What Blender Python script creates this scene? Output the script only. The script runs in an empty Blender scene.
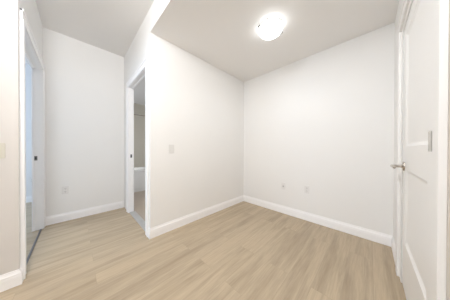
import bpy, bmesh, math
from mathutils import Vector, Matrix

SC = bpy.context.scene
COL = SC.collection

# ---------------------------------------------------------------- measured room
CAM = Vector((1.955, -2.561, 1.12))
YAW, PITCH, ROLL, FPX = 44.597, 0.316, 0.140, 147.23
H, H2 = 2.575, 2.873           # dropped ceiling of the nook, hall ceiling
L, W, D, L2 = 1.908, 2.148, 1.409, 2.890
E = 0.103                       # near left wall stands at x = -E
YB = -6.6                       # window wall of the living area, behind the camera

# ---------------------------------------------------------------- camera
cam_data = bpy.data.cameras.new('camera')
cam = bpy.data.objects.new('camera', cam_data)
COL.objects.link(cam)
y_, p_, r_ = (math.radians(v) for v in (YAW, PITCH, ROLL))
fw = Vector((-math.sin(y_) * math.cos(p_), math.cos(y_) * math.cos(p_), -math.sin(p_)))
rt = Vector((math.cos(y_), math.sin(y_), 0))
up = rt.cross(fw)
rt2 = rt * math.cos(r_) + up * math.sin(r_)
up2 = up * math.cos(r_) - rt * math.sin(r_)
m = Matrix((rt2, up2, -fw)).transposed().to_4x4()
m.translation = CAM
cam.matrix_world = m
cam_data.sensor_fit = 'HORIZONTAL'
cam_data.sensor_width = 36
cam_data.lens = FPX / 450 * 36
cam_data.clip_start = 0.02
SC.camera = cam

# ---------------------------------------------------------------- world, light, exposure
SC.view_settings.view_transform = 'Standard'
SC.view_settings.look = 'None'
SC.view_settings.gamma = 1
SC.view_settings.use_curve_mapping = False
SC.view_settings.exposure = 0.0
SC.cycles.use_denoising = True
SC.cycles.max_bounces = 14
SC.cycles.diffuse_bounces = 10
SC.cycles.sample_clamp_indirect = 6

world = bpy.data.worlds.new('sky')
SC.world = world
world.use_nodes = True
world.node_tree.nodes['Background'].inputs[0].default_value = (0.80, 0.88, 1.0, 1)
world.node_tree.nodes['Background'].inputs[1].default_value = 1.0


def area(name, loc, rot, sx, sy, power, color):
    d = bpy.data.lights.new(name, 'AREA')
    d.shape = 'RECTANGLE'
    d.size, d.size_y, d.energy, d.color = sx, sy, power, color
    o = bpy.data.objects.new(name, d)
    o.location, o.rotation_euler = loc, rot
    COL.objects.link(o)
    return o


R90 = math.radians(90)
# daylight entering by the living area's window wall (behind the camera)
area('window_daylight', (1.05, YB + 0.20, 1.30), (R90, 0, 0), 2.0, 2.3, 20, (0.92, 0.96, 1.0))
# daylight entering by the bedroom's window
area('bedroom_daylight', (-2.1, -6.25, 1.45), (R90, 0, 0), 1.8, 1.6, 72, (0.58, 0.76, 1.0))
# added fill light under the hall ceiling, brightens the hall end wall
hl = bpy.data.lights.new('hall_fill', 'POINT')
hl.energy, hl.color, hl.shadow_soft_size = 84, (0.96, 0.975, 1.0), 0.15
hlo = bpy.data.objects.new('hall_fill', hl)
hlo.location = (1.35, -2.95, H2 - .25)
COL.objects.link(hlo)
# added fill light under the bathroom ceiling, out of sight behind the wall
area('bathroom_fill', (-1.1, -0.55, 2.47), (0, 0, 0), 0.5, 0.3, 14, (1.0, 1.0, 0.99))
LAMP_POWER = 5.5              # strength of the glowing glass bowl


# ---------------------------------------------------------------- materials
def mat(name, color, rough=0.6, metal=0.0, noise=None, bump=None, spec=0.5):
    """noise = (scale, amount) gives a slight mottling of the paint, bump = (scale, strength)."""
    mt = bpy.data.materials.new(name)
    mt.use_nodes = True
    nt = mt.node_tree
    b = nt.nodes['Principled BSDF']
    b.inputs['Base Color'].default_value = (*color, 1)
    b.inputs['Roughness'].default_value = rough
    b.inputs['Metallic'].default_value = metal
    b.inputs['Specular IOR Level'].default_value = spec
    tc = nt.nodes.new('ShaderNodeTexCoord')
    if noise:
        n = nt.nodes.new('ShaderNodeTexNoise')
        n.inputs['Scale'].default_value = noise[0]
        n.inputs['Detail'].default_value = 4
        nt.links.new(tc.outputs['Object'], n.inputs['Vector'])
        mx = nt.nodes.new('ShaderNodeMix')
        mx.data_type = 'RGBA'
        a = noise[1]
        mx.inputs['A'].default_value = (*[c * (1 - a) for c in color], 1)
        mx.inputs['B'].default_value = (*[min(1, c * (1 + a)) for c in color], 1)
        nt.links.new(n.outputs['Fac'], mx.inputs['Factor'])
        nt.links.new(mx.outputs['Result'], b.inputs['Base Color'])
    if bump:
        n2 = nt.nodes.new('ShaderNodeTexNoise')
        n2.inputs['Scale'].default_value = bump[0]
        nt.links.new(tc.outputs['Object'], n2.inputs['Vector'])
        bp = nt.nodes.new('ShaderNodeBump')
        bp.inputs['Strength'].default_value = bump[1]
        bp.inputs['Distance'].default_value = 0.002
        nt.links.new(n2.outputs['Fac'], bp.inputs['Height'])
        nt.links.new(bp.outputs['Normal'], b.inputs['Normal'])
    return mt


M_WALL = mat('warm_white_wall_paint', (0.82, 0.818, 0.81), 0.75, noise=(3, 0.012), bump=(220, 0.08), spec=0.3)
M_WALL_DIMMED = mat('dimmed_beige_wall_paint', (0.64, 0.615, 0.59), 0.75, noise=(3, 0.012), bump=(220, 0.08), spec=0.3)  # beige tint, colour darkened to offset the strong hall light on this wall
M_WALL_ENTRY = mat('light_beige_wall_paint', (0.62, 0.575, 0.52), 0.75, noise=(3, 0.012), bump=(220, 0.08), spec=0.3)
M_CEIL = mat('ceiling_paint', (0.815, 0.805, 0.795), 0.9, noise=(2, 0.012), bump=(160, 0.15), spec=0.2)
M_TRIM = mat('satin_white_trim_paint', (0.91, 0.91, 0.92), 0.4, noise=(5, 0.008))
M_DOOR = mat('satin_white_door_paint', (0.82, 0.815, 0.805), 0.42, noise=(4, 0.008))
M_PLATE = mat('white_plastic', (0.76, 0.755, 0.745), 0.35)
M_SWITCH = mat('grey_white_plastic', (0.72, 0.715, 0.70), 0.35)
M_PLATE2 = mat('ivory_plastic', (0.60, 0.575, 0.50), 0.4)
M_DARK = mat('dark_slot', (0.05, 0.05, 0.05), 0.6)
M_NICKEL = mat('satin_nickel', (0.50, 0.46, 0.41), 0.25, 1.0, noise=(40, 0.05))
M_HINGE = mat('brushed_nickel_hinge', (0.58, 0.56, 0.53), 0.5, 0.7, noise=(60, 0.06))
M_STRIKE = mat('dark_nickel_strike', (0.22, 0.215, 0.22), 0.45, 0.8)
M_CLIP = mat('dark_nickel_clip', (0.20, 0.19, 0.175), 0.5, 0.5)
M_JACK = mat('grey_jack', (0.42, 0.415, 0.41), 0.5, 0.2)
M_TUB = mat('white_tub_acrylic', (0.80, 0.80, 0.79), 0.2)
M_MARBLE = mat('grey_marble_sill', (0.42, 0.42, 0.415), 0.35, noise=(9, 0.12))
M_BEDWALL = mat('bedroom_wall_paint', (0.78, 0.78, 0.78), 0.8, noise=(3, 0.01))
M_BATHWALL = mat('bathroom_wall_paint', (0.62, 0.585, 0.51), 0.6, noise=(3, 0.012))
M_PAN = mat('white_enamel_pan', (0.85, 0.85, 0.84), 0.35)


def bath_floor_mat():
    mt = bpy.data.materials.new('taupe_floor_tile')
    mt.use_nodes = True
    nt = mt.node_tree
    b = nt.nodes['Principled BSDF']
    tc = nt.nodes.new('ShaderNodeTexCoord')
    br = nt.nodes.new('ShaderNodeTexBrick')
    br.offset = 0.0
    br.inputs['Scale'].default_value = 1
    br.inputs['Brick Width'].default_value = 0.45
    br.inputs['Row Height'].default_value = 0.45
    br.inputs['Mortar Size'].default_value = 0.003
    br.inputs['Color1'].default_value = (0.40, 0.335, 0.27, 1)
    br.inputs['Color2'].default_value = (0.42, 0.35, 0.285, 1)
    br.inputs['Mortar'].default_value = (0.33, 0.29, 0.25, 1)
    nt.links.new(tc.outputs['Object'], br.inputs['Vector'])
    nt.links.new(br.outputs['Color'], b.inputs['Base Color'])
    b.inputs['Roughness'].default_value = 0.4
    return mt


def plank_mat():
    """Light oak planks running along Y, 0.18 m wide, with greyish streaks in the grain."""
    mt = bpy.data.materials.new('light_oak_planks')
    mt.use_nodes = True
    nt = mt.node_tree
    N, Lk = nt.nodes, nt.links
    b = N['Principled BSDF']
    tc = N.new('ShaderNodeTexCoord')
    sep = N.new('ShaderNodeSeparateXYZ')
    Lk.new(tc.outputs['Object'], sep.inputs[0])
    cmb = N.new('ShaderNodeCombineXYZ')
    Lk.new(sep.outputs['Y'], cmb.inputs['X'])
    Lk.new(sep.outputs['X'], cmb.inputs['Y'])
    br = N.new('ShaderNodeTexBrick')
    br.offset, br.offset_frequency = 0.37, 2
    br.inputs['Scale'].default_value = 1
    br.inputs['Brick Width'].default_value = 1.22
    br.inputs['Row Height'].default_value = 0.18
    br.inputs['Mortar Size'].default_value = 0.0012
    br.inputs['Mortar Smooth'].default_value = 0.3
    br.inputs['Color1'].default_value = (0, 0, 0, 1)
    br.inputs['Color2'].default_value = (1, 1, 1, 1)
    br.inputs['Mortar'].default_value = (0.5, 0.5, 0.5, 1)
    Lk.new(cmb.outputs[0], br.inputs['Vector'])
    # every plank shifts its own grain
    sc = N.new('ShaderNodeVectorMath'); sc.operation = 'SCALE'
    sc.inputs['Scale'].default_value = 37.0
    Lk.new(br.outputs['Color'], sc.inputs[0])
    ad = N.new('ShaderNodeVectorMath'); ad.operation = 'ADD'
    Lk.new(cmb.outputs[0], ad.inputs[0]); Lk.new(sc.outputs[0], ad.inputs[1])

    def stretched(sx, sy, detail, dist):
        mp = N.new('ShaderNodeMapping')
        mp.inputs['Scale'].default_value = (sx, sy, 1)
        Lk.new(ad.outputs[0], mp.inputs['Vector'])
        n = N.new('ShaderNodeTexNoise')
        n.inputs['Scale'].default_value = 1
        n.inputs['Detail'].default_value = detail
        n.inputs['Roughness'].default_value = 0.6
        n.inputs['Distortion'].default_value = dist
        Lk.new(mp.outputs[0], n.inputs['Vector'])
        return n

    broad = stretched(1.1, 11, 4, 0.45)
    fine = stretched(5, 90, 5, 0.3)
    ramp = N.new('ShaderNodeValToRGB')
    e = ramp.color_ramp.elements
    e[0].position, e[0].color = 0.28, (*OAK_DARK, 1)
    e[1].position, e[1].color = 0.58, (*OAK_LIGHT, 1)
    Lk.new(broad.outputs['Fac'], ramp.inputs['Fac'])
    r2 = N.new('ShaderNodeValToRGB')
    e = r2.color_ramp.elements
    e[0].position, e[0].color = 0.28, (0.86, 0.86, 0.865, 1)
    e[1].position, e[1].color = 0.62, (1.03, 1.03, 1.02, 1)
    Lk.new(fine.outputs['Fac'], r2.inputs['Fac'])
    m1 = N.new('ShaderNodeMix'); m1.data_type = 'RGBA'; m1.blend_type = 'MULTIPLY'
    m1.inputs['Factor'].default_value = 1
    Lk.new(ramp.outputs['Color'], m1.inputs['A']); Lk.new(r2.outputs['Color'], m1.inputs['B'])
    # plank to plank tone
    r3 = N.new('ShaderNodeValToRGB')
    e = r3.color_ramp.elements
    e[0].position, e[0].color = 0.0, (0.98, 0.98, 0.98, 1)
    e[1].position, e[1].color = 1.0, (1.03, 1.03, 1.02, 1)
    Lk.new(br.outputs['Color'], r3.inputs['Fac'])
    m2 = N.new('ShaderNodeMix'); m2.data_type = 'RGBA'; m2.blend_type = 'MULTIPLY'
    m2.inputs['Factor'].default_value = 1
    Lk.new(m1.outputs['Result'], m2.inputs['A']); Lk.new(r3.outputs['Color'], m2.inputs['B'])
    m3 = N.new('ShaderNodeMix'); m3.data_type = 'RGBA'
    m3.inputs['B'].default_value = (0.24, 0.19, 0.14, 1)
    sf = N.new('ShaderNodeMath'); sf.operation = 'MULTIPLY'; sf.inputs[1].default_value = 0.3
    Lk.new(br.outputs['Fac'], sf.inputs[0]); Lk.new(sf.outputs[0], m3.inputs['Factor'])
    Lk.new(m2.outputs['Result'], m3.inputs['A'])
    Lk.new(m3.outputs['Result'], b.inputs['Base Color'])
    b.inputs['Roughness'].default_value = 0.45
    b.inputs['Specular IOR Level'].default_value = 0.4
    bp = N.new('ShaderNodeBump')
    bp.inputs['Strength'].default_value = 0.10
    bp.inputs['Distance'].default_value = 0.001
    Lk.new(fine.outputs['Fac'], bp.inputs['Height'])
    Lk.new(bp.outputs['Normal'], b.inputs['Normal'])
    return mt


OAK_DARK, OAK_LIGHT = (0.350, 0.278, 0.194), (0.480, 0.390, 0.280)
M_FLOOR = plank_mat()
M_TILE = bath_floor_mat()


def glow_mat():
    mt = bpy.data.materials.new('lit_frosted_glass')
    mt.use_nodes = True
    b = mt.node_tree.nodes['Principled BSDF']
    b.inputs['Base Color'].default_value = (0.9, 0.9, 0.88, 1)
    b.inputs['Roughness'].default_value = 0.3
    b.inputs['Emission Color'].default_value = (0.94, 0.98, 1.0, 1)
    b.inputs['Emission Strength'].default_value = LAMP_POWER
    return mt


def glass_mat():
    mt = bpy.data.materials.new('window_glass')
    mt.use_nodes = True
    nt = mt.node_tree
    nt.nodes.clear()
    o = nt.nodes.new('ShaderNodeOutputMaterial')
    tr = nt.nodes.new('ShaderNodeBsdfTransparent')
    gl = nt.nodes.new('ShaderNodeBsdfGlossy')
    gl.inputs['Roughness'].default_value = 0.02
    mx = nt.nodes.new('ShaderNodeMixShader')
    mx.inputs[0].default_value = 0.06
    nt.links.new(tr.outputs[0], mx.inputs[1]); nt.links.new(gl.outputs[0], mx.inputs[2])
    nt.links.new(mx.outputs[0], o.inputs[0])
    return mt


M_GLOW = glow_mat()
M_GLASS = glass_mat()


# ---------------------------------------------------------------- mesh helpers
def box(bm, x0, x1, y0, y1, z0, z1, bev=0.0, seg=2):
    vs = [bm.verts.new((x, y, z)) for x in (x0, x1) for y in (y0, y1) for z in (z0, z1)]
    fs = []
    for idx in ((0, 1, 3, 2), (4, 6, 7, 5), (0, 4, 5, 1), (2, 3, 7, 6), (0, 2, 6, 4), (1, 5, 7, 3)):
        fs.append(bm.faces.new([vs[i] for i in idx]))
    if bev:
        es = list({e for f in fs for e in f.edges})
        bmesh.ops.bevel(bm, geom=es, offset=bev, segments=seg, affect='EDGES', profile=0.5)


def sweep(bm, profile, p0, p1, out, m0=0.0, m1=0.0):
    """Extrude profile [(depth, z)] from p0 to p1; depth goes along out. m0/m1: miter slope of either end."""
    p0, p1, out = Vector(p0), Vector(p1), Vector(out)
    d = (p1 - p0).normalized()
    rings = []
    for p, mt in ((p0, m0), (p1, m1)):
        rings.append([bm.verts.new(p + out * a + d * (mt * a) + Vector((0, 0, z))) for a, z in profile])
    n = len(profile)
    for i in range(n):
        j = (i + 1) % n
        bm.faces.new((rings[0][i], rings[0][j], rings[1][j], rings[1][i]))
    bm.faces.new(rings[0][::-1]); bm.faces.new(rings[1])


def lathe(bm, prof, seg=32, mtx=None, caps=False):
    """Revolve [(r, z)] about Z."""
    rings = []
    for r, z in prof:
        if r < 1e-6:
            rings.append([bm.verts.new((0, 0, z))])
        else:
            rings.append([bm.verts.new((r * math.cos(2 * math.pi * k / seg), r * math.sin(2 * math.pi * k / seg), z)) for k in range(seg)])
    for a, b in zip(rings, rings[1:]):
        for k in range(seg):
            k2 = (k + 1) % seg
            if len(a) == 1 and len(b) == 1:
                continue
            if len(a) == 1:
                bm.faces.new((a[0], b[k2], b[k]))
            elif len(b) == 1:
                bm.faces.new((a[k], a[k2], b[0]))
            else:
                bm.faces.new((a[k], a[k2], b[k2], b[k]))
    if mtx is not None:
        bmesh.ops.transform(bm, matrix=mtx, verts=[v for r in rings for v in r])


def tube(bm, pts, radii, seg=14):
    pts = [Vector(p) for p in pts]
    rings = []
    ref = None
    for i, p in enumerate(pts):
        t = (pts[min(i + 1, len(pts) - 1)] - pts[max(i - 1, 0)]).normalized()
        if ref is None:
            ref = t.orthogonal().normalized()
        ref = (ref - t * ref.dot(t)).normalized()
        bi = t.cross(ref)
        rad = radii[i] if isinstance(radii, (list, tuple)) else radii
        rings.append([bm.verts.new(p + (ref * math.cos(2 * math.pi * k / seg) + bi * math.sin(2 * math.pi * k / seg)) * rad) for k in range(seg)])
    for a, b in zip(rings, rings[1:]):
        for k in range(seg):
            bm.faces.new((a[k], a[(k + 1) % seg], b[(k + 1) % seg], b[k]))
    bm.faces.new(rings[0][::-1]); bm.faces.new(rings[-1])


def obj(name, bm, material, parent=None, smooth=None):
    bmesh.ops.recalc_face_normals(bm, faces=bm.faces[:])
    me = bpy.data.meshes.new(name)
    bm.to_mesh(me); bm.free()
    me.materials.append(material)
    if smooth:
        for f in me.polygons:
            f.use_smooth = True
        me.set_sharp_from_angle(angle=math.radians(smooth))
    o = bpy.data.objects.new(name, me)
    COL.objects.link(o)
    if parent is not None:
        o.parent = parent
        o.matrix_parent_inverse = Matrix.Translation(parent.location).inverted()
    return o


def tag(o, label, cat, group=None, kind=None):
    o['label'] = label
    o['category'] = cat
    if group:
        o['group'] = group
    if kind:
        o['kind'] = kind
    return o


def empty(name, loc, label, cat, group=None, kind=None):
    o = bpy.data.objects.new(name, None)
    COL.objects.link(o)
    o.location = loc
    o.empty_display_size = 0.1
    return tag(o, label, cat, group, kind)


def struct(name, boxes, material, label, cat):
    bm = bmesh.new()
    for b in boxes:
        box(bm, *b)
    return tag(obj(name, bm, material), label, cat, kind='structure')


# ================================================================ THE SHELL
T = 0.10                                    # thickness of the inner walls
J1 = 0.088                                  # depth of the hall door's frame
# door openings: x range (or y range) and head height
J2 = 0.072                                  # depth of the bathroom door's frame
D1A, D1B, D1H = -1.30, -0.238, 2.220
D2A, D2B, D2H = -1.045, -0.135, 2.195
D3A, D3B, D3H = -1.487, -0.640, 2.110

struct('floor', [(-D - .001, W + .15, YB - .1, 0.12, -0.06, 0.0), (-3.3, -D - .001, YB - .1, -L2 + .0, -0.06, 0.0)], M_FLOOR,
       'pale oak plank floor running through the hall and nook', 'floor')
struct('floor_bathroom', [(-3.3, -D - .001, -L + .001, 0.12, -0.06, 0.0), (-D - .001, -T, -L + T - .012, 0.0, -0.004, 0.004)], M_TILE,
       'taupe tiled floor seen through the narrow doorway', 'floor')

struct('wall_back', [(-3.3, W + .12, 0, 0.12, 0, H2 + .08)], M_WALL,
       'wide off-white wall with two socket plates under the ceiling light', 'wall')
struct('wall_nook', [(-T, 0, -L, 0, 0, H2)], M_WALL,
       'off-white wall with a single light switch beside the narrow doorway', 'wall')
struct('wall_bathroom', [(D2B, -T + .0, -L, -L + J2, 0, H2), (-D - T, D2A, -L, -L + J2, 0, H2), (D2A, D2B, -L, -L + J2, D2H, H2)], M_WALL,
       'narrow off-white wall holding the bathroom doorway', 'wall')
struct('wall_bulkhead', [(0, W, -L, -L + T, H, H2)], M_WALL,
       'off-white bulkhead stepping down to the lower nook ceiling', 'bulkhead')
struct('wall_hall', [(-D - T, -D, -L2, -L, 0, H2)], M_WALL,
       'off-white wall at the end of the short hall with one low socket', 'wall')
struct('wall_bedroom', [(D1B, -E - .01, -L2 - J1, -L2, 0, H2), (-D - T, D1A, -L2 - J1, -L2, 0, H2), (D1A, D1B, -L2 - J1, -L2, D1H, H2),
                        (-3.3, -D - T, -L2 - J1, -L2, 0, H2)], M_WALL,
       'off-white hall wall with the doorway to the cool lit bedroom', 'wall')
struct('wall_left', [(-E - T, -E, YB, -L2 - J1, 0, H2), (-E - .01, -E, -L2 - J1, -L2, 0, H2)], M_WALL_DIMMED,
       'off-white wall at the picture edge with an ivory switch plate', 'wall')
struct('wall_right', [(W, W + .12, D3B + .03, 0, 0, H2), (W, W + .12, D3A - .03, D3B + .03, D3H + .03, H2)], M_WALL,
       'off-white wall around the white door with the lever handle', 'wall')

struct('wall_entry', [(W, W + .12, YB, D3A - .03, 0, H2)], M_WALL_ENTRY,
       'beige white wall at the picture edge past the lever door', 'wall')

struct('ceiling', [(-3.3, W + .12, YB - .1, 0.0, H2, H2 + .08)], M_CEIL,
       'high flat ceiling over the hall', 'ceiling')
struct('ceiling_nook', [(0, W, -L + T, 0, H, H + .06), (0, W, -L, -L + T, H - .001, H)], M_CEIL,
       'lower flat ceiling of the nook around the dome light', 'ceiling')
struct('ceiling_bathroom', [(-3.3, -T, -L + T, 0, 2.50, 2.55)], M_CEIL,
       'flat bathroom ceiling seen through the narrow doorway', 'ceiling')
struct('wall_tub', [(-3.3, -3.14, -L + T, 0, 0, 2.55)], M_BATHWALL,
       'beige bathroom wall behind the white tub', 'wall')
struct('wall_bedroom_far', [(-3.30, -3.12, YB, -L2 - J1, 0, H2)], M_BEDWALL,
       'pale bluish bedroom wall seen through the left doorway', 'wall')


def window(name, x0, x1, z0, z1, label):
    w = empty(name, ((x0 + x1) / 2, YB, z0), label, 'window', kind='structure')
    bm = bmesh.new()
    f = 0.05
    box(bm, x0, x0 + f, YB - .08, YB, z0, z1); box(bm, x1 - f, x1, YB - .08, YB, z0, z1)
    box(bm, x0 + f, x1 - f, YB - .08, YB, z0, z0 + f); box(bm, x0 + f, x1 - f, YB - .08, YB, z1 - f, z1)
    xm = (x0 + x1) / 2
    box(bm, xm - f / 2, xm + f / 2, YB - .07, YB - .01, z0 + f, z1 - f)
    obj('frame', bm, M_TRIM, w)
    for a, b in ((x0 + f, xm - f / 2), (xm + f / 2, x1 - f)):
        bm = bmesh.new(); box(bm, a, b, YB - .045, YB - .037, z0 + f, z1 - f)
        obj('pane', bm, M_GLASS, w)


# the window wall behind the camera and the bedroom's outer wall
struct('wall_window', [(-E, W, YB - .1, YB, 0, .12), (-E, W, YB - .1, YB, 2.5, H2), (-E, .03, YB - .1, YB, .12, 2.5), (2.07, W, YB - .1, YB, .12, 2.5),
                       (-3.3, -E, YB - .1, YB, 0, .6), (-3.3, -E, YB - .1, YB, 2.3, H2), (-3.3, -3.05, YB - .1, YB, .6, 2.3), (-1.15, -E, YB - .1, YB, .6, 2.3)], M_WALL,
       'off-white outer wall with the tall windows', 'wall')
window('window_1', .03, 2.07, .12, 2.5, 'tall two-pane window of the living area')
window('window_2', -3.05, -1.15, .6, 2.3, 'two-pane bedroom window')

# ---------------------------------------------------------------- baseboards
BT, BH = 0.014, 0.127
PROF = [(0, 0), (BT, 0), (BT, .078), (.0125, .082), (.0125, .098), (.009, .104), (.0055, .116), (.005, BH), (0, BH)]
CW, CT = 0.089, 0.016                      # casing width and thickness


def baseboard(name, runs, label):
    bm = bmesh.new()
    for r in runs:
        sweep(bm, PROF, *r)
    return tag(obj(name, bm, M_TRIM), label, 'baseboard', kind='structure')


baseboard('baseboard_back', [((0, 0, 0), (W, 0, 0), (0, -1, 0), 1, -1)], 'white stepped baseboard along the wide back wall')
baseboard('baseboard_nook', [((0, 0, 0), (0, -L, 0), (1, 0, 0), 1, 1), ((0, -L, 0), (-.036, -L, 0), (0, -1, 0), -1, 0)],
          'white stepped baseboard along the nook wall with the switch')
baseboard('baseboard_right', [((W, 0, 0), (W, D3B + .075 + CW + .002, 0), (-1, 0, 0), 1, 0)], 'short white baseboard beside the lever handle door')
baseboard('baseboard_hall', [((-D, -L2, 0), (-D, -L, 0), (1, 0, 0), 1, -1)], 'white stepped baseboard along the hall end wall')
baseboard('baseboard_left', [((D1B + CW, -L2, 0), (-E, -L2, 0), (0, 1, 0), 0, 1), ((-E, -L2, 0), (-E, YB, 0), (1, 0, 0), -1, -1)],
          'white stepped baseboard wrapping the near left wall corner')
baseboard('baseboard_entry', [((W, D3A - .090 - CW, 0), (W, YB, 0), (-1, 0, 0), 0, -1)], 'white baseboard past the hinge side of the door')
baseboard('baseboard_bedroom', [((-3.12, YB, 0), (-3.12, -L2 - J1, 0), (1, 0, 0), 1, -1)],
          'white baseboard on the bedroom wall through the left doorway')


# ---------------------------------------------------------------- door casings
def casing_leg(bm, axis, sgn, plane, a_in, a_out, z1, t=CT):
    """A flat casing with a raised back band. axis 'x': runs in x on a y plane; sgn: outward direction."""
    lo, hi = min(a_in, a_out), max(a_in, a_out)
    bb = 0.022
    band = (a_out - bb, a_out) if a_out > a_in else (a_out, a_out + bb)
    def put(a0, a1, th, z0, zz):
        d0, d1 = sorted((plane, plane + sgn * th))
        if axis == 'x':
            box(bm, a0, a1, d0, d1, z0, zz, 0.0025, 1)
        else:
            box(bm, d0, d1, a0, a1, z0, zz, 0.0025, 1)
    if a_out > a_in:
        hi -= .002
    else:
        lo += .002
    put(lo, hi, t, 0, z1)
    put(band[0], band[1], t + .006, 0, z1)


def casing_head(bm, axis, sgn, plane, a0, a1, z0, z1, t=CT):
    def put(zl, zh, th):
        d0, d1 = sorted((plane, plane + sgn * th))
        if axis == 'x':
            box(bm, a0, a1, d0, d1, zl, zh, 0.0025, 1)
        else:
            box(bm, d0, d1, a0, a1, zl, zh, 0.0025, 1)
    put(z0, z1 - .002, t)
    put(z1 - .022, z1, t + .006)


def strike(parent, x, y, z, w=0.030, h=0.060):
    """Strike plate on a jamb face looking towards +x, with its latch hole."""
    bm = bmesh.new()
    box(bm, x, x + .002, y - w / 2, y + w / 2, z - h / 2, z + h / 2, .0009, 1)
    o = obj('strike_plate', bm, M_STRIKE, parent)
    o['label'] = 'dark metal strike plate'
    bm = bmesh.new()
    box(bm, x + .0018, x + .0026, y - w / 4, y + w / 4, z - h / 4, z + h / 4)
    h_ = obj('latch_hole', bm, M_DARK, o)
    h_['label'] = 'dark latch hole'
    return o


# door 1: hall to bedroom, frame only in view
d1 = empty('door_1', ((D1A + D1B) / 2, -L2, 0), 'white framed doorway at the left opening to a cool bluish bedroom', 'doorway', kind='structure')
JT = 0.018
bm = bmesh.new(); casing_leg(bm, 'x', 1, -L2, D1B - .0, D1B + CW, D1H); obj('casing_leg', bm, M_TRIM, d1)
bm = bmesh.new(); casing_leg(bm, 'x', 1, -L2, D1A + .0, D1A - CW, D1H); obj('casing_leg', bm, M_TRIM, d1)
bm = bmesh.new(); casing_head(bm, 'x', 1, -L2, D1A - CW, D1B + CW, D1H, D1H + CW); obj('casing_head', bm, M_TRIM, d1)
bm = bmesh.new()
box(bm, D1A - .001, D1A + .006, -L2 - J1 - .001, -L2 + .001, 0, D1H)
box(bm, D1A + .006, D1A + .016, -L2 - J1 + .004, -L2 - J1 + .022, 0, D1H)
o1 = obj('jamb', bm, M_TRIM, d1)
bm = bmesh.new()
box(bm, D1B - .006, D1B + .001, -L2 - J1 - .001, -L2 + .001, 0, D1H)
obj('jamb', bm, M_TRIM, d1)
bm = bmesh.new()
box(bm, D1A + .006, D1B - .006, -L2 - J1 - .001, -L2 + .001, D1H - .006, D1H + .001)
box(bm, D1A + .016, D1B - .006, -L2 - J1 + .004, -L2 - J1 + .022, D1H - .018, D1H - .006)
obj('head_jamb', bm, M_TRIM, d1)
strike(d1, D1A + .006, -L2 - .055, 0.990)
bm = bmesh.new()
box(bm, D1A + .006, D1B - .006, -L2 - .022, -L2 - .004, 0, .005, .002, 1)
o = obj('threshold_strip', bm, M_STRIKE, d1)
o['label'] = 'thin metal floor strip'

# door 2: narrow looking doorway to the bathroom
d2 = empty('door_2', ((D2A + D2B) / 2, -L, 0), 'white framed doorway beside the nook wall showing a dim bathroom', 'doorway', kind='structure')
bm = bmesh.new(); casing_leg(bm, 'x', -1, -L, D2B, D2B + CW, D2H); obj('casing_leg', bm, M_TRIM, d2)
bm = bmesh.new(); casing_leg(bm, 'x', -1, -L, D2A, D2A - CW, D2H); obj('casing_leg', bm, M_TRIM, d2)
bm = bmesh.new(); casing_head(bm, 'x', -1, -L, D2A - CW, D2B + CW, D2H, D2H + CW); obj('casing_head', bm, M_TRIM, d2)
bm = bmesh.new()
box(bm, D2A - .001, D2A + .006, -L - .001, -L + J2 + .001, 0, D2H)
box(bm, D2A + .006, D2A + .016, -L + .046, -L + .066, 0, D2H)
obj('jamb', bm, M_TRIM, d2)
bm = bmesh.new()
box(bm, D2B - .006, D2B + .001, -L - .001, -L + J2 + .001, 0, D2H)
box(bm, D2B - .016, D2B - .006, -L + .046, -L + .066, 0, D2H)
obj('jamb', bm, M_TRIM, d2)
bm = bmesh.new()
box(bm, D2A + .006, D2B - .006, -L - .001, -L + J2 + .001, D2H - .006, D2H + .001)
box(bm, D2A + .016, D2B - .016, -L + .046, -L + .066, D2H - .018, D2H - .006)
obj('head_jamb', bm, M_TRIM, d2)
strike(d2, D2A + .006, -L + .034, 0.995)
bm = bmesh.new()
box(bm, D2A + .006, D2B - .006, -L + .004, -L + J2 + .02, 0, .012, .004, 2)
o = obj('threshold', bm, M_MARBLE, d2)
o['label'] = 'grey stone threshold'

# ---------------------------------------------------------------- door 3: closed door with the lever
d3 = empty('door_3', (W, (D3A + D3B) / 2, 0), 'closed white two-panel door with a lever handle at the right', 'door', kind='structure')
CT3 = 0.018
CO = 0.090                                   # flat steel frame face between leaf and casing, hinge side
bm = bmesh.new(); box(bm, W - .020, W, D3B + .075, D3B + .075 + CW, 0, D3H + .04, .003, 2); obj('casing_leg', bm, M_DOOR, d3)
bm = bmesh.new(); box(bm, W - .020, W, D3A - CO - .075, D3A - CO, 0, D3H + .04, .002, 1); obj('casing_leg', bm, M_DOOR, d3)
bm = bmesh.new(); casing_head(bm, 'y', -1, W, D3A - CO - .075, D3B + .075 + CW, D3H + .04, D3H + .04 + CW, CT3); obj('casing_head', bm, M_DOOR, d3)
bm = bmesh.new()
box(bm, W - .001, W + .115, D3B + .004, D3B + .03, 0, D3H)
box(bm, W - .003, W + .0, D3B + .004, D3B + .075, 0, D3H)
obj('jamb', bm, M_DOOR, d3)
bm = bmesh.new()
box(bm, W - .001, W + .115, D3A - .03, D3A - .004, 0, D3H)
box(bm, W - .004, W + .0, D3A - CO, D3A - .004, 0, D3H)
obj('jamb', bm, M_DOOR, d3)
bm = bmesh.new()
box(bm, W - .001, W + .115, D3A - .03, D3B + .03, D3H, D3H + .03)
box(bm, W - .003, W + .0, D3A - CO, D3B + .075, D3H + .001, D3H + .04)
obj('head_jamb', bm, M_DOOR, d3)


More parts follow.
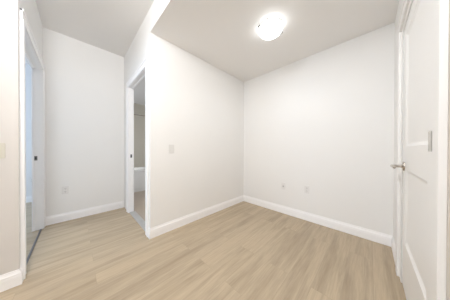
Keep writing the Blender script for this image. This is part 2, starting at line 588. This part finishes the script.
def panel_leaf(x, y0, y1, z0, z1, thick, panels):
    """Moulded door leaf: front face at x looking -x; panels [(y0,y1,z0,z1)] sunk behind a sloped moulding."""
    bm = bmesh.new()
    ys = sorted({y0, y1} | {p[0] for p in panels} | {p[1] for p in panels})
    zs = sorted({z0, z1} | {p[2] for p in panels} | {p[3] for p in panels})
    g = {(i, j): bm.verts.new((x, ys[i], zs[j])) for i in range(len(ys)) for j in range(len(zs))}
    for i in range(len(ys) - 1):
        for j in range(len(zs) - 1):
            if not any(abs(ys[i] - p[0]) < 1e-6 and abs(zs[j] - p[2]) < 1e-6 for p in panels):
                bm.faces.new((g[i, j], g[i, j + 1], g[i + 1, j + 1], g[i + 1, j]))
    for p in panels:
        i, j = ys.index(p[0]), zs.index(p[2])
        ring = [g[i, j], g[i + 1, j], g[i + 1, j + 1], g[i, j + 1]]
        for ins, dep in ((.004, .003), (.018, .009), (.026, .010)):
            nr = [bm.verts.new((x + dep, yy, zz)) for yy, zz in
                  ((p[0] + ins, p[2] + ins), (p[1] - ins, p[2] + ins), (p[1] - ins, p[3] - ins), (p[0] + ins, p[3] - ins))]
            for k in range(4):
                bm.faces.new((ring[k], ring[(k + 1) % 4], nr[(k + 1) % 4], nr[k]))
            ring = nr
        bm.faces.new(ring)
    # back and edges
    bk = [bm.verts.new((x + thick, yy, zz)) for yy, zz in ((y0, z0), (y1, z0), (y1, z1), (y0, z1))]
    bm.faces.new(bk)
    ny, nz = len(ys) - 1, len(zs) - 1
    bm.faces.new([g[i, 0] for i in range(ny + 1)] + [bk[1], bk[0]])
    bm.faces.new([g[i, nz] for i in range(ny, -1, -1)] + [bk[3], bk[2]])
    bm.faces.new([g[ny, j] for j in range(nz + 1)] + [bk[2], bk[1]])
    bm.faces.new([g[0, j] for j in range(nz, -1, -1)] + [bk[0], bk[3]])
    return bm


leaf = obj('door_leaf', panel_leaf(W + .004, D3A, D3B, .010, D3H - .003, .036,
           [(D3A + .115, D3B - .115, .385, .965), (D3A + .115, D3B - .115, 1.145, 2.015)]), M_DOOR, d3)

# lever handle: rose, neck, lever with a curled end
HY, HZ = D3B - .062, 0.985
hd = bmesh.new()
lathe(hd, [(0, 0), (.036, 0), (.036, .005), (.033, .009), (.016, .012), (.013, .016), (0, .016)], 36,
      Matrix.Translation((W + .004, HY, HZ)) @ Matrix.Rotation(-R90, 4, 'Y'))
rose = obj('handle_rose', hd, M_NICKEL, d3, 40)
rose['label'] = 'round satin nickel rose'
bm = bmesh.new()
X0 = W - .012
tube(bm, [(X0, HY, HZ), (X0 - .018, HY, HZ), (X0 - .034, HY, HZ), (X0 - .046, HY - .006, HZ), (X0 - .051, HY - .020, HZ),
          (X0 - .051, HY - .045, HZ + .001), (X0 - .050, HY - .075, HZ), (X0 - .048, HY - .100, HZ - .003), (X0 - .046, HY - .116, HZ - .006)],
     [.0115, .011, .011, .011, .011, .0105, .010, .0095, .008], 16)
lev = obj('lever', bm, M_NICKEL, d3, 50)
lev['label'] = 'satin nickel lever handle'
for hz in (0.26, 1.155, 1.90):
    bm = bmesh.new()
    HX, HYY, hh = W - .008, D3A + .002, .043
    lathe(bm, [(0, -hh), (.0058, -hh)] + [q for k in range(5) for q in ((.0058, -hh + k * .0172 + .0003), (.0058, -hh + (k + 1) * .0172 - .0012), (.0048, -hh + (k + 1) * .0172 - .0008), (.0048, -hh + (k + 1) * .0172))]
          + [(.004, hh + .003), (0, hh + .004)], 20, Matrix.Translation((HX, HYY, hz)))
    box(bm, W - .004, W + .002, HYY - .0, HYY + .004, hz - hh, hz + hh)
    h = obj('hinge', bm, M_HINGE, d3, 40)
    h['label'] = 'grey metal hinge'


# ================================================================ THINGS
def plate_frame(bm, w, h, t=.0055):
    """Wall plate in local X (right), Z (up), facing -Y, back at y = 0."""
    box(bm, -w / 2, w / 2, -t, 0, -h / 2, h / 2, .0028, 2)


def place(root, parts, loc, rz):
    root.location = loc
    root.rotation_euler = (0, 0, rz)
    for p in parts:
        p.matrix_parent_inverse = Matrix.Identity(4)


def duplex_outlet(loc, rz, label, group):
    r = empty('wall_outlet', (0, 0, 0), label, 'outlet', group)
    ps = []
    bm = bmesh.new(); plate_frame(bm, .074, .118)
    ps.append(obj('cover_plate', bm, M_PLATE, r))
    for s in (-1, 1):
        bm = bmesh.new()
        z = s * .0235
        box(bm, -.0165, .0165, -.0078, -.005, z - .0145, z + .0145, .0012, 1)
        so = obj('socket', bm, M_PLATE, r); ps.append(so)
        bm = bmesh.new()
        box(bm, -.0085, -.0060, -.0082, -.0076, z - .001, z + .0085)
        box(bm, .0060, .0085, -.0082, -.0076, z + .0005, z + .0085)
        box(bm, -.003, .003, -.0082, -.0076, z - .0095, z - .0045)
        sl = obj('slots', bm, M_DARK, so); sl.matrix_parent_inverse = Matrix.Identity(4)
        sl['label'] = 'dark socket slots'
    bm = bmesh.new()
    lathe(bm, [(0, 0), (.003, 0), (.0025, .001), (0, .001)], 12, Matrix.Translation((0, -.0055, 0)) @ Matrix.Rotation(R90, 4, 'X'))
    ps.append(obj('screw', bm, M_HINGE, r))
    place(r, ps, loc, rz)
    return r


def jack_plate(loc, rz, label, group):
    r = empty('wall_outlet', (0, 0, 0), label, 'outlet', group)
    ps = []
    bm = bmesh.new(); plate_frame(bm, .074, .118)
    ps.append(obj('cover_plate', bm, M_PLATE, r))
    bm = bmesh.new(); box(bm, -.0165, .0165, -.0072, -.005, -.033, .033, .001, 1)
    ps.append(obj('insert', bm, M_SWITCH, r))
    bm = bmesh.new()
    lathe(bm, [(0, 0), (.012, 0), (.012, .003), (.005, .004), (.005, .011), (.003, .011), (.003, .006), (0, .006)], 18,
          Matrix.Translation((0, -.0070, -.004)) @ Matrix.Rotation(R90, 4, 'X'))
    j = obj('jack', bm, M_JACK, r); j['label'] = 'small grey round jack'
    ps.append(j)
    place(r, ps, loc, rz)
    return r


def rocker_switch(loc, rz, material, label, group=None):
    r = empty('light_switch', (0, 0, 0), label, 'light switch', group)
    ps = []
    bm = bmesh.new(); plate_frame(bm, .076, .120, .006)
    ps.append(obj('cover_plate', bm, material, r))
    bm = bmesh.new()
    v = [bm.verts.new(p) for p in ((-.0165, -.0055, .0335), (.0165, -.0055, .0335), (.0165, -.0055, -.0335), (-.0165, -.0055, -.0335),
                                   (-.0165, -.0066, .0335), (.0165, -.0066, .0335), (.0165, -.0078, 0), (-.0165, -.0078, 0),
                                   (.0165, -.0112, -.0335), (-.0165, -.0112, -.0335))]
    for f in ((4, 5, 6, 7), (7, 6, 8, 9), (0, 1, 5, 4), (9, 8, 2, 3)):
        bm.faces.new([v[i] for i in f])
    bm.faces.new([v[i] for i in (1, 2, 8, 6, 5)]); bm.faces.new([v[i] for i in (0, 4, 7, 9, 3)])
    ps.append(obj('rocker', bm, material, r))
    for s in (-1, 1):
        bm = bmesh.new()
        lathe(bm, [(0, 0), (.003, 0), (.0025, .001), (0, .001)], 12, Matrix.Translation((0, -.006, s * .048)) @ Matrix.Rotation(R90, 4, 'X'))
        ps.append(obj('screw', bm, material, r))
    place(r, ps, loc, rz)
    return r


jack_plate((.874, 0, .477), 0, 'white wall plate with one round jack, nearer the corner', 'socket plates on the back wall')
duplex_outlet((1.248, 0, .487), 0, 'white duplex outlet on the wide back wall, nearer the lever door', 'socket plates on the back wall')
duplex_outlet((-D, -2.674, .481), R90, 'white duplex outlet low on the hall end wall', 'duplex outlets')
duplex_outlet((-3.12, -3.215, .46), R90, 'small outlet on the bedroom wall seen through the left doorway', 'duplex outlets')
rocker_switch((0, -1.632, 1.121), R90, M_SWITCH, 'white rocker switch on the nook wall beside the bathroom doorway')
rocker_switch((-E, -2.990, 1.105), R90, M_PLATE2, 'ivory rocker switch on the near left wall at the picture edge')

# ---------------------------------------------------------------- ceiling light
LX, LY = 1.108, -.940
cl = empty('ceiling_light', (LX, LY, H), 'lit round flush-mount dome light with small metal knobs', 'ceiling light')
bm = bmesh.new()
lathe(bm, [(0, 0), (.126, 0), (.129, -.004), (.129, -.022), (.122, -.028), (0, -.028)], 48, Matrix.Translation((LX, LY, H - .001)))
obj('pan', bm, M_PAN, cl, 40)
pl = bpy.data.lights.new('dome_lamp_light', 'SPOT')          # the dome's own light, just under its bowl
pl.energy, pl.color, pl.shadow_soft_size = 9, (0.95, 0.98, 1.0), 0.06
pl.spot_size, pl.spot_blend = math.radians(172), 0.6
plo = bpy.data.objects.new('dome_lamp_light', pl)
plo.location = (LX, LY, H - .185)
COL.objects.link(plo)
bm = bmesh.new()
prof = [(.135, -.030), (.138, -.034)]
for k in range(1, 13):
    a = k / 12 * math.pi / 2
    prof.append((.138 * math.cos(a), -.034 - .078 * math.sin(a)))
prof[-1] = (0, -.112)
lathe(bm, [(0, -.031)] + prof, 48, Matrix.Translation((LX, LY, H)))
sh = obj('glass_bowl', bm, M_GLOW, cl, 50)
sh['label'] = 'glowing frosted glass bowl'
for ang in (240, 60):
    a = math.radians(ang)
    cx, cy = LX + .135 * math.cos(a), LY + .135 * math.sin(a)
    bm = bmesh.new()
    box(bm, -.012, .012, -.007, .007, -.034, -.016, .002, 1)
    lathe(bm, [(0, -.004), (.006, -.004), (.007, .004), (.010, .010), (.009, .016), (.005, .020), (0, .021)], 18,
          Matrix.Translation((.010, 0, -.038)) @ Matrix.Rotation(math.radians(110), 4, 'Y'))
    bmesh.ops.transform(bm, matrix=Matrix.Translation((cx, cy, H)) @ Matrix.Rotation(a, 4, 'Z'), verts=bm.verts[:])
    k_ = obj('clip_knob', bm, M_CLIP, cl, 40)
    k_['label'] = 'small metal clip knob'

# ---------------------------------------------------------------- bathtub, shower rod
TX0, TX1, TY0, TY1, TH = -3.139, -2.36, -L + T + .002, -.002, .56
bt = empty('bathtub', ((TX0 + TX1) / 2, (TY0 + TY1) / 2, 0), 'white alcove bathtub in the bathroom past the narrow doorway', 'bathtub')
bm = bmesh.new()
out = [(TX0, TY0), (TX1, TY0), (TX1, TY1), (TX0, TY1)]


def rr(x0, x1, y0, y1, r, z, n=6):
    pts = []
    for cx, cy, a0 in ((x1 - r, y1 - r, 0), (x0 + r, y1 - r, 90), (x0 + r, y0 + r, 180), (x1 - r, y0 + r, 270)):
        for k in range(n + 1):
            a = math.radians(a0 + 90 * k / n)
            pts.append((cx + r * math.cos(a), cy + r * math.sin(a), z))
    return pts


levels = [rr(TX0, TX1 - .012, TY0, TY1, .004, 0), rr(TX0, TX1 - .012, TY0, TY1, .004, TH - .05), rr(TX0, TX1 - .004, TY0, TY1, .006, TH - .045),
          rr(TX0, TX1, TY0, TY1, .010, TH - .03), rr(TX0, TX1, TY0, TY1, .010, TH - .006),
          rr(TX0 + .006, TX1 - .006, TY0 + .006, TY1 - .006, .010, TH), rr(TX0 + .07, TX1 - .085, TY0 + .08, TY1 - .10, .13, TH),
          rr(TX0 + .08, TX1 - .095, TY0 + .09, TY1 - .11, .13, TH - .012), rr(TX0 + .14, TX1 - .15, TY0 + .15, TY1 - .22, .12, .18),
          rr(TX0 + .18, TX1 - .19, TY0 + .20, TY1 - .28, .10, .12)]
rings = [[bm.verts.new(p) for p in lv] for lv in levels]
n = len(rings[0])
for a, b in zip(rings, rings[1:]):
    for k in range(n):
        bm.faces.new((a[k], a[(k + 1) % n], b[(k + 1) % n], b[k]))
bm.faces.new(rings[-1]); bm.faces.new(rings[0][::-1])
obj('tub_shell', bm, M_TUB, bt, 40)
bm = bmesh.new()
box(bm, TX1 - .013, TX1 - .006, TY0 + .10, TY1 - .10, .08, TH - .10, .004, 2)
obj('apron_panel', bm, M_TUB, bt)

sr = empty('shower_rod', (-2.40, TY0, 2.0), 'curved metal shower rod high above the white bathtub', 'shower rod')
bm = bmesh.new()
pts = []
for k in range(17):
    t = k / 16
    pts.append((-2.40 + .12 * math.sin(math.pi * t), TY0 + .004 + (TY1 - TY0 - .008) * t, 2.0))
tube(bm, pts, .0125, 12)
obj('rod', bm, M_NICKEL, sr, 50)
for yy, rx in ((TY0, -R90), (TY1, R90)):
    bm = bmesh.new()
    lathe(bm, [(0, 0), (.035, 0), (.033, .006), (.018, .014), (0, .014)], 20, Matrix.Translation((-2.40, yy, 2.0)) @ Matrix.Rotation(rx, 4, 'X'))
    obj('flange', bm, M_NICKEL, sr, 40)
